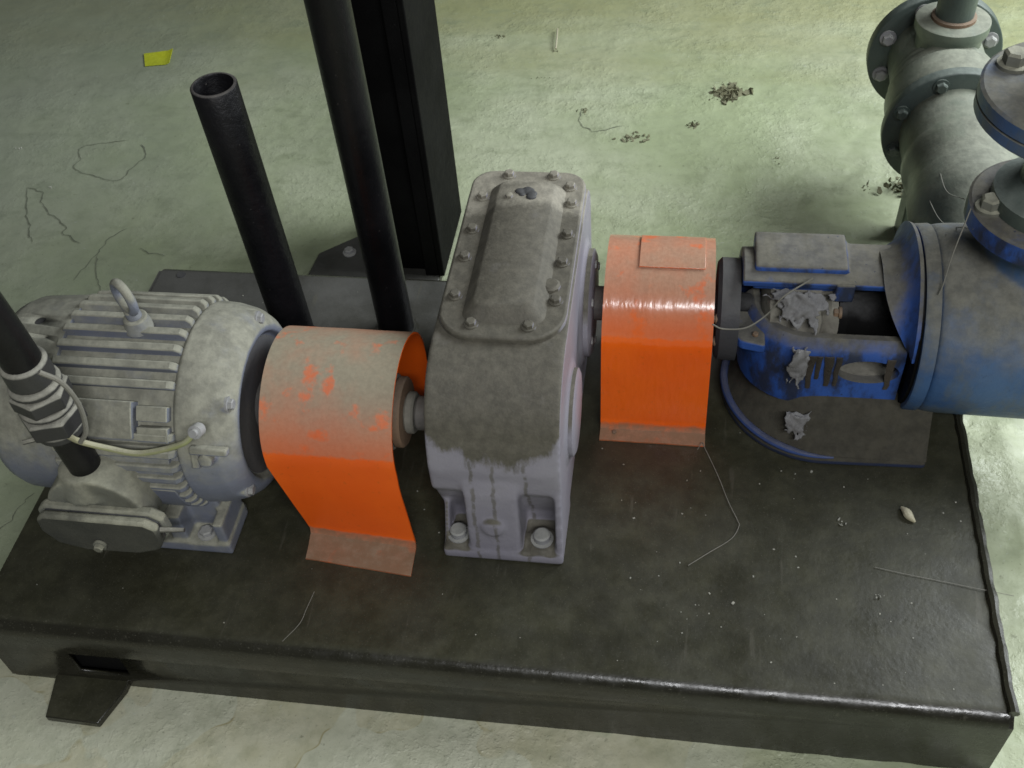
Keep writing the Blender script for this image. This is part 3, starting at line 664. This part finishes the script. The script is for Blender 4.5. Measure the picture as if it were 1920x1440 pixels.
# ------------------------------------------------------------------ pump
PY = 0.574
pump = thing('pump', 'blue cast pump with open lantern and drip pan at the skid right end', 'pump', (1.40, PY, P0))
# drip pan: half round at the guard side
out = [(1.43, 0.418)] + [(1.272 + 0.16 * math.cos(math.radians(a)), PY + 0.16 * math.sin(math.radians(a))) for a in range(270, 89, -6)] + [(1.43, 0.734)]
build('drip_pan', prism(nb(), out, 'z', P0, P0 + 0.015), 'pan', pump, bevel=0.005, seg=3)
ip = [(1.272 + 0.157 * math.cos(math.radians(a)), PY + 0.157 * math.sin(math.radians(a)), P0 + 0.017 + 0.010 * math.sin(math.radians(a - 90) / 1) * (1 if a < 262 else 1)) for a in range(276, 120, -5)]
build('pan_rim', tube(nb(), ip, [0.0062 * min(1, .25 + i / 7) for i in range(len(ip))], 10), 'blue_dull', pump)
ap = []
for a in list(range(90, 271, 6)):
    ca, sa = math.cos(math.radians(a)), math.sin(math.radians(a))
    ap.append([(1.272 + r * ca, PY + r * sa, z) for r, z in ((0.154, P0 + 0.016), (0.146, P0 + 0.024), (0.125, P0 + 0.060), (0.108, P0 + 0.094), (0.09, P0 + 0.104))])
ap.append([(1.43, PY - r, z) for r, z in ((0.154, P0 + 0.016), (0.146, P0 + 0.024), (0.125, P0 + 0.060), (0.108, P0 + 0.094), (0.09, P0 + 0.104))])
ap.insert(0, [(1.43, PY + r, z) for r, z in ((0.154, P0 + 0.016), (0.146, P0 + 0.024), (0.125, P0 + 0.060), (0.108, P0 + 0.094), (0.09, P0 + 0.104))])
build('pan_apron', sheet(nb(), ap, 0.005), 'pan', pump)
# lantern: back wall curling over the shaft, front wall with an oval hand hole
ro, ri = 0.100, 0.084
sec = arc(PY, MZ, ro, 112, 0, 24) + [(PY + ro, P0 + 0.01), (PY + ri, P0 + 0.01)] + arc(PY, MZ, ri, 0, 112, 24)
build('back_wall', prism(nb(), sec, 'x', 1.125, 1.385), 'blue', pump, bevel=0.003)
yw = PY - 0.100
path = [(1.130, PY + 0.02)] + [(1.232 + 0.1 * math.cos(math.radians(a)), PY + 0.1 * math.sin(math.radians(a))) for a in range(180, 271, 10)] + [(1.26 + 0.014 * i, yw) for i in range(1, 9)]
sec = [(0.0, P0 + 0.08), (0.0, MZ + 0.002), (-0.004, MZ + 0.016), (-0.016, MZ + 0.028), (-0.026, MZ + 0.028), (-0.030, MZ + 0.018), (-0.016, MZ - 0.004), (-0.016, P0 + 0.08)]   # (outward, z)
bm = nb(); V = []
for i, (x, y) in enumerate(path):
    a = Vector(path[max(i - 1, 0)]); b = Vector(path[min(i + 1, len(path) - 1)]); d = (b - a).normalized(); o_ = Vector((d.y, -d.x))
    V.append([bm.verts.new((x + o_.x * u, y + o_.y * u, z)) for u, z in sec])
for a, b in zip(V, V[1:]):
    for k in range(len(sec)): bm.faces.new((a[k], a[(k + 1) % len(sec)], b[(k + 1) % len(sec)], b[k]))
bm.faces.new(V[0]); bm.faces.new(V[-1][::-1])
lan = build('front_wall', bm, 'blue', pump)
bm = nb(); el = [(1.322 + 0.046 * math.cos(a), 0.309 + 0.024 * math.sin(a)) for a in [2 * pi * i / 36 for i in range(36)]]
prism(bm, el, 'y', yw - 0.05, yw + 0.05)
cut(lan, build('cutter', bm, 'blue'))
b = lan.modifiers.new('bevel', 'BEVEL'); b.width = 0.0025; b.segments = 3; b.limit_method = 'ANGLE'; b.angle_limit = math.radians(35)
lan.data.shade_smooth(); lan.data.set_sharp_from_angle(angle=math.radians(40))
for k, (x, w) in enumerate(((1.236, .006), (1.247, .004), (1.262, .007), (1.276, .004), (1.352, .006))):
    ln = random.uniform(.045, .075); z1 = MZ + 0.004
    rows = [[(x + w * u * (1 - .6 * t) + .003 * noise.noise((x * 40, t * 3, 1)), yw - .0006 + .0012 * abs(u), z1 - ln * t) for u in (-1, -.4, .4, 1)] for t in [i / 7 for i in range(8)]]
    build('grease_run', sheet(nb(), rows, .0025), 'grease', pump)
lip = build('side_lug', prism(nb(), [(1.104, 0.560), (1.108, 0.520), (1.128, 0.488), (1.165, 0.480), (1.165, 0.560)], 'z', MZ - 0.004, MZ + 0.016), 'blue', pump, bevel=0.004)
for x, y in ((1.118, 0.532), (1.150, 0.500)): bolt(lip, (x, y, MZ + 0.016), r=0.005, h=0.006, mat='rust', washer=False)
bm = nb(); box(bm, 1.235, 1.375, yw + 0.0165, PY + 0.083, P0 + 0.012, P0 + 0.135)
for v in bm.verts: pass
build('lantern_floor', bm, 'grey_dust', pump)
bm = nb(); rows = []
for x, r0 in ((1.330, 0.100), (1.346, 0.103), (1.360, 0.112), (1.370, 0.126), (1.377, 0.146)):
    row = []
    for a in range(168, -20, -6):
        k = max(0, min(1, (a - 105) / 63)); r = 0.1 + (r0 - 0.1) * (1 - .35 * k); xx = x + (1.3785 - x) * k * k
        row.append((xx, PY + r * math.cos(math.radians(a)), MZ + r * math.sin(math.radians(a))))
    rows.append(row)
build('flange_fillet', sheet(nb(), rows, 0.006), 'blue', pump)
bm = nb(); box(bm, 1.142, 1.279, 0.556, 0.640, 0.395, 0.443); box(bm, 1.275, 1.36, 0.560, 0.63, 0.40, 0.434); build('top_rail', bm, 'blue', pump, remesh=0.003, smooth=9)
bm = nb(); box(bm, 1.262, 1.29, 0.535, 0.56, 0.395, 0.428); build('rail_stop', bm, 'blue', pump, bevel=0.003)
lathe(bm := nb(), (1.09, PY, MZ), (1, 0, 0), [(0, 0.05), (0, 0.075), (0.006, 0.082), (0.034, 0.082), (0.0345, 0.03)], 40); hb = build('bearing_housing', bm, 'dark_gap', pump)
for a in (150, 185): bolt(hb, (1.0895, PY + 0.068 * math.cos(math.radians(a)), MZ + 0.068 * math.sin(math.radians(a))), (-1, 0, 0), 0.006, 0.006, 'rust')
build('pump_shaft', cyl(nb(), (1.12, PY, MZ), (1.40, PY, MZ), 0.027, 24), 'column', pump)  # coloured black to deepen the shade in the lantern recess
bm = nb(); lathe(bm, (1.16, PY, MZ), (1, 0, 0), [(0, 0.04), (0.01, 0.062), (0.085, 0.066), (0.09, 0.058), (0.10, 0.066), (0.112, 0.066), (0.113, 0.03)], 36)
for v in bm.verts: v.co += Vector((1, 1, 1)) * 0.004 * noise.noise(v.co * 45)
build('packing_gland', bm, 'grey_dust', pump)
build('gland_follower', lathe(nb(), (1.275, PY, MZ), (1, 0, 0), [(0, 0.05), (0.012, 0.05), (0.0125, 0.04), (0.09, 0.04)], 32), 'column', pump)  # black too, recess shade carried by the colour
bolt(pump, (1.2735, PY - 0.045, MZ + 0.045), (-1, 0, 0), 0.007, 0.01, 'rust', name='gland_nut')
# flange where the lantern meets the casing
build('lantern_flange', lathe(nb(), (1.381, PY, MZ), (1, 0, 0), [(0, 0.10), (0, 0.1425), (0.003, 0.1445), (0.0205, 0.1455), (0.021, 0.14)], 64), 'blue_casing', pump)
build('shaded_flange_face', lathe(nb(), (1.3765, PY, MZ), (1, 0, 0), [(0, 0.05), (0.0, 0.134), (0.004, 0.136)], 64), 'column', pump)  # black disc: grime and inner shade of the lantern put into colour
bm = nb(); lathe(bm, (1.4025, PY, MZ), (1, 0, 0), [(0, 0.11), (0.0, 0.141), (0.01, 0.145), (0.03, 0.147), (0.20, 0.150), (0.33, 0.150), (0.335, 0.16), (0.37, 0.16)], 64)
cyl(bm, (1.535, PY, 0.42), (1.535, PY, 0.54), 0.078, 40, 0.07)
build('casing', bm, 'blue_casing', pump, remesh=0.0045, smooth=4)
nf = build('nozzle_flange', lathe(nb(), (1.537, PY, 0.528), (0, 0, 1), [(0, 0.07), (0, 0.108), (0.003, 0.112), (0.031, 0.112), (0.034, 0.108)], 56), 'blue', pump)
for i in range(4):
    a = math.radians(100 + 90 * i); bolt(nf, (1.537 + 0.09 * math.cos(a), PY + 0.09 * math.sin(a), 0.5625), r=0.0145, h=0.02, mat='terminal')
# riser above it: separate pipe bolted on
rs = thing('riser_pipe', 'blue-rimmed round flange and riser pipe above the pump nozzle', 'pipe', (1.537, PY, 0.563))
build('spool', lathe(nb(), (1.537, PY, 0.5625), (0, 0, 1), [(0, 0.085), (0.022, 0.085), (0.026, 0.075), (0.04, 0.055), (0.14, 0.055)], 40), 'dark_green', rs)
uf = build('riser_flange', lathe(nb(), (1.527, PY, 0.702), (0, 0, 1), [(0, 0.07), (0, 0.126), (0.004, 0.130), (0.018, 0.130), (0.019, 0.127), (0.021, 0.127), (0.022, 0.130), (0.039, 0.130), (0.042, 0.126)], 56), 'blue_casing', rs)
for i in range(4):
    a = math.radians(148 + 90 * i); bolt(uf, (1.527 + 0.098 * math.cos(a), PY + 0.098 * math.sin(a), 0.744), r=0.016, h=0.022, mat='terminal')
build('riser_wall', cyl(nb(), (1.527, PY, 0.744), (1.60, PY, 1.25), 0.062, 40), 'terminal', rs)

# ------------------------------------------------------------------ pipeline with valve behind the pump
pv = thing('valve_pipeline', 'dull green pipe with bolted flange and ribbed valve running back from the pump', 'pipeline', (1.53, 1.1, 0.30))
PX, PZ = 1.530, 0.300
def ring(name, y0, y1, r, mat='green_pipe', fil=0.006):
    return build(name, lathe(nb(), (PX, y0, PZ), (0, 1, 0), [(0, r - fil), (fil * .4, r - fil * .3), (fil, r), (y1 - y0 - fil, r), (y1 - y0 - fil * .4, r - fil * .3), (y1 - y0, r - fil)], 64), mat, pv)
fl = ring('end_flange', 1.395, 1.425, 0.132, 'dark_green', 0.003)
for i in range(8):
    a = math.radians(22 + 45 * i); bolt(fl, (PX + 0.108 * math.cos(a), 1.3945, PZ + 0.108 * math.sin(a)), (0, -1, 0), 0.0125, 0.014, 'bolt')
bm = nb(); lathe(bm, (PX, 0.68, PZ), (0, 1, 0), [(0, 0.088), (0.16, 0.090), (0.17, 0.100), (0.20, 0.104), (0.25, 0.102), (0.262, 0.096), (0.30, 0.096), (0.325, 0.102), (0.345, 0.102), (0.36, 0.094), (0.40, 0.096), (0.715, 0.092)], 64)
build('pipe_wall', bm, 'green_pipe', pv, ang=50)
vf = ring('valve_flange', 1.125, 1.150, 0.127, 'dark_green', 0.003)
for i in range(8):
    a = math.radians(22 + 45 * i); bolt(vf, (PX + 0.108 * math.cos(a), 1.1245, PZ + 0.108 * math.sin(a)), (0, -1, 0), 0.011, 0.012, 'dark_green')
ring('valve_body', 1.1505, 1.245, 0.113, 'green_pipe', 0.012); ring('valve_ring', 1.246, 1.275, 0.104, 'green_pipe', 0.006); ring('valve_ring', 1.276, 1.30, 0.098, 'green_pipe', 0.006)
bm = nb(); lathe(bm, (PX, 1.318, PZ + 0.05), (0, 0, 1), [(0, 0.06), (0.045, 0.062), (0.06, 0.070), (0.078, 0.070), (0.08, 0.066)], 40); build('bonnet', bm, 'green_pipe', pv)
build('valve_stem', cyl(nb(), (PX, 1.318, PZ + 0.13), (PX, 1.318, PZ + 0.40), 0.036, 32), 'dark_green', pv)
build('stem_ring', lathe(nb(), (PX, 1.318, PZ + 0.13), (0, 0, 1), [(0, 0.042), (0.006, 0.042), (0.008, 0.037)], 32), 'rust', pv)
bm = nb(); box(bm, PX - 0.04, PX + 0.04, 1.16, 1.22, -0.01, PZ - 0.09); build('pipe_support', bm, 'dark_green', pv, bevel=0.004)

# ------------------------------------------------------------------ small things
def clump(name, label, cat, x, y, z, sx, sy, sz, mat, n=26, group=None, seed=0):
    rnd = random.Random(seed); bm = nb()
    for i in range(n):
        q = Vector((rnd.gauss(0, .45) * sx, rnd.gauss(0, .45) * sy, abs(rnd.gauss(0, .35)) * sz))
        s = rnd.uniform(.10, .34) * min(sx, sy)
        k = 5; ph = rnd.random() * 6; e = Euler((rnd.gauss(0, .5), rnd.gauss(0, .5), rnd.random() * 6)).to_matrix(); v = []
        for j in range(k):
            a = 2 * pi * j / k + ph; v.append(bm.verts.new(Vector((x, y, z)) + q + e @ Vector((math.cos(a) * s * rnd.uniform(.6, 1.5), math.sin(a) * s * rnd.uniform(.4, .9), rnd.uniform(-.1, .2) * s))))
        f = bm.faces.new(v); r = bmesh.ops.extrude_face_region(bm, geom=[f])
        for w in [w for w in r['geom'] if isinstance(w, bmesh.types.BMVert)]: w.co.z += s * .25
    o = build(name, bm, mat, None, (x, y, z)); o['label'] = label; o['category'] = cat
    if group: o['group'] = group
    return o
GL = 'leaf litter scattered on the green floor'
for i, (x, y, sx, sy, n, lb) in enumerate(((1.133, 1.718, .045, .035, 120, 'largest brown clump of leaf litter on the green floor, right of centre'),
        (1.05, 1.575, .017, .017, 34, 'small dark crumb of litter just below the largest clump on the floor'),
        (.907, 1.518, .035, .022, 26, 'faint flattened brown smear of litter on the floor above the gearbox'),
        (.508, 1.982, .016, .014, 14, 'dark speck of litter on the floor nearest the top of the column'),
        (.675, 1.911, .01, .01, 10, 'tiny dark crumb at the foot of the pale straw on the floor'),
        (.655, 1.779, .03, .006, 12, 'thin dark twig-like litter on the floor below the pale straw'),
        (1.442, 1.345, .014, .02, 12, 'small dark leaf on the floor left of the foil-like scrap'),
        (.775, 1.63, .018, .015, 10, 'small litter crumb by the ringed crack on the floor'),
        (1.244, 1.441, .012, .012, 8, 'reddish brown crumb of litter on the floor between the largest clump and the green pipe'))):
    clump('leaf_litter', lb, 'litter', x, y, fh(x, y) - .0005, sx, sy, .003, 'litter', n, GL, i)
clump('scrap_clump', 'dark crumpled scrap with a shiny bit on the floor beside the green pipe', 'scrap', 1.517, 1.343, fh(1.517, 1.343) + .002, .028, .03, .035, 'litter', 40, None, 31)
clump('foil_scrap', 'pale shiny flake lying on the dark scrap beside the green pipe', 'scrap', 1.535, 1.315, fh(1.535, 1.315) + .012, .013, .013, .02, 'foil', 10, None, 32)
for i, (x, y, lb) in enumerate(((-.656, 1.405, 'upper of two white paint flakes on the floor at far left'), (-.501, 1.256, 'lower of two white paint flakes on the floor at far left'))):
    clump('paint_flake', lb, 'flake', x, y, fh(x, y) + .001, .009, .007, .003, 'foil', 5, 'white paint flakes on the floor', 40 + i)
bm = nb(); prev = None
T = [(-.494, 1.871), (-.414, 1.893), (-.397, 1.818), (-.465, 1.805)]
rows = [[Vector((*T[0], 0)).lerp(Vector((*T[1], 0)), u / 6).lerp(Vector((*T[3], 0)).lerp(Vector((*T[2], 0)), u / 6), v / 4) for u in range(7)] for v in range(5)]
rows = [[(p.x, p.y, fh(p.x, p.y) + .002 + (.004 if (i == 6) else 0)) for i, p in enumerate(r)] for r in rows]
o = build('yellow_tape', sheet(nb(), rows, .0012), 'tape', None, (-.44, 1.85, 0)); o['label'] = 'bright yellow scrap of tape lying on the floor at upper left'; o['category'] = 'tape'
x, y = .675, 1.911
o = build('straw', tube(nb(), curve([(x, y, .006), (x - .002, y + .05, .010), (x - .006, y + .10, .008)]), .0022, 6), 'straw', None, (x, y, .006)); o['label'] = 'single pale straw on the floor above the gearbox'; o['category'] = 'straw'
o = build('twine', tube(nb(), curve([(1.075, .425, .158), (1.082, .437, .162), (1.087, .432, .155), (1.108, .379, .1545), (1.125, .327, .155), (1.139, .293, .1545), (1.141, .281, .155), (1.129, .257, .1545), (1.095, .228, .155), (1.066, .204, .154)]), .00065, 6), 'thread', None, (1.09, .43, .155)); o['label'] = 'thin frayed strand trailing over the deck from the right guard foot'; o['category'] = 'strand'
cc = curve([(1.386, .338, P0 + .004), (1.392, .328, P0 + .0065), (1.396, .320, P0 + .006), (1.404, .312, P0 + .003)], 4)
o = build('cocoon', tube(nb(), cc, [.001 + .006 * math.sin(pi * (i + .5) / len(cc)) for i in range(len(cc))], 10), 'straw', None, (1.394, .325, P0)); o['label'] = 'small pale insect cocoon on the bare right part of the deck'; o['category'] = 'cocoon'
clump('paint_chip', 'pale chip on the deck left of the cocoon', 'chip', 1.293, .298, P0 + .001, .011, .011, .004, 'grit', 6, None, 52)
clump('paint_chip', 'flat grey chip on the deck midway between cocoon and front edge', 'chip', 1.342, .178, P0 + .001, .009, .007, .003, 'grit', 5, None, 53)

def web(label, pts, r=.0009, sag=0, mat='thread'):
    o = build('cobweb_strand', tube(nb(), curve(pts, 8), r, 5), mat, None, pts[0]); o['label'] = label; o['category'] = 'cobweb'
    return o
web('thick dusty cobweb strand looping from the right guard to the pump lantern', [(1.083, .478, .392), (1.10, .49, .372), (1.134, .49, .377), (1.164, .505, .393), (1.184, .51, .425), (1.225, .53, .446)], .0014)
web('faint cobweb thread lying across the deck near its right edge', [(1.338, .226, .1545), (1.38, .218, .1548), (1.427, .211, .1545), (1.527, .194, .156)], .00045)
web('fine cobweb thread on the deck left of the dusty guard foot', [(.511, .106, .1545), (.507, .075, .155), (.503, .05, .1545), (.485, .02, .153)], .00045)
web('hanging cobweb thread in front of the pump casing', [(1.56, .46, .52), (1.56, .425, .40), (1.565, .43, .31), (1.567, .43, .22)], .0009)
web('sagging cobweb thread from nozzle flange to lantern flange', [(1.425, .56, .56), (1.41, .53, .50), (1.40, .50, .47), (1.395, .49, .46)], .0010)

rnd = random.Random(5)
for i, lb in enumerate(('longest dusty web thread stretched from nozzle flange to the green pipe', 'middle dusty web thread between nozzle flange and green pipe', 'lowest short web thread from the pump casing top to the green pipe', 'kinked web thread crossing the side of the green pipe')):
    a = ((1.426, .60, .545), (1.43, .54, .54), (1.415, .60, .48), (1.432, 1.02, .30))[i]; b = ((1.47, .93, .36), (1.45, .90, .33), (1.43, .86, .30), (1.50, .88, .375))[i]
    m = (Vector(a) + Vector(b)) / 2 + Vector((rnd.uniform(-.012, .004), 0, -.018 - .01 * i if i < 3 else .012))
    web(lb, [a, tuple(m), b], .0007)

def tatter(label, c, w, h, lean, seed, layers=4):
    """torn sheets of dusty web, ragged at the edges and full of holes"""
    rnd = random.Random(seed); bm = nb(); c = Vector(c)
    for L_ in range(layers):
        nu, nv = 22, 26; ox = rnd.gauss(0, .18) * w; sc = rnd.uniform(.6, 1.0); V = {}; sd = Vector((seed * 3.3, L_ * 5.1, 0))
        for i in range(nu + 1):
            for j in range(nv + 1):
                u = i / nu * 2 - 1; v = j / nv
                wob = 1 + .9 * noise.noise(Vector((v * 5, u, 0)) + sd)
                p = c + Vector((ox + u * w * sc * (.5 + .5 * (1 - v)) * wob, 0, 0)) - Vector((0, lean[0], lean[1])) * (v * h * sc * (1 + .5 * noise.noise(Vector((u * 4, 3, 1)) + sd)))
                p += Vector((.003 * noise.noise(p * 90 + sd), .009 * noise.noise(p * 70 + sd) - .002 * L_, .006 * noise.noise(p * 80 + sd)))
                V[i, j] = p
        made = {}
        def g(k):
            if k not in made: made[k] = bm.verts.new(V[k])
            return made[k]
        fs = []
        for i in range(nu):
            for j in range(nv):
                u = (i + .5) / nu * 2 - 1; v = (j + .5) / nv
                q = noise.noise(Vector((u * 3.2, v * 4.5, 0)) + sd) + .55 * noise.noise(Vector((u * 9, v * 7, 2)) + sd)
                if q > .75 - 1.15 * max(abs(u) ** 2, v ** 2, (1 - v) ** 6) : continue
                fs.append(bm.faces.new((g((i, j)), g((i + 1, j)), g((i + 1, j + 1)), g((i, j + 1)))))
    o = build('cobweb_tatter', bm, 'cobweb', None, c, ang=80); sm = o.modifiers.new('thickness', 'SOLIDIFY'); sm.thickness = .0035; rm_ = o.modifiers.new('felt', 'REMESH'); rm_.mode = 'VOXEL'; rm_.voxel_size = .0016; rm_.use_smooth_shade = True; ss = o.modifiers.new('soft', 'SMOOTH'); ss.factor = .5; ss.iterations = 3; o['label'] = label; o['category'] = 'cobweb'; o['group'] = 'dusty cobweb tatters on the pump'
    return o
tatter('whitish cobweb tatter hanging down in the pump lantern opening', (1.214, .466, .362), .017, .075, (.15, 1), 1, 3)
tatter('pale cobweb tatter lying on the drip pan below the lantern', (1.222, .455, .232), .024, .050, (.6, .75), 2, 3)
tatter('grey cobweb tatter draped over the packing gland in the lantern', (1.205, .542, .412), .055, .085, (.6, .5), 3, 3)
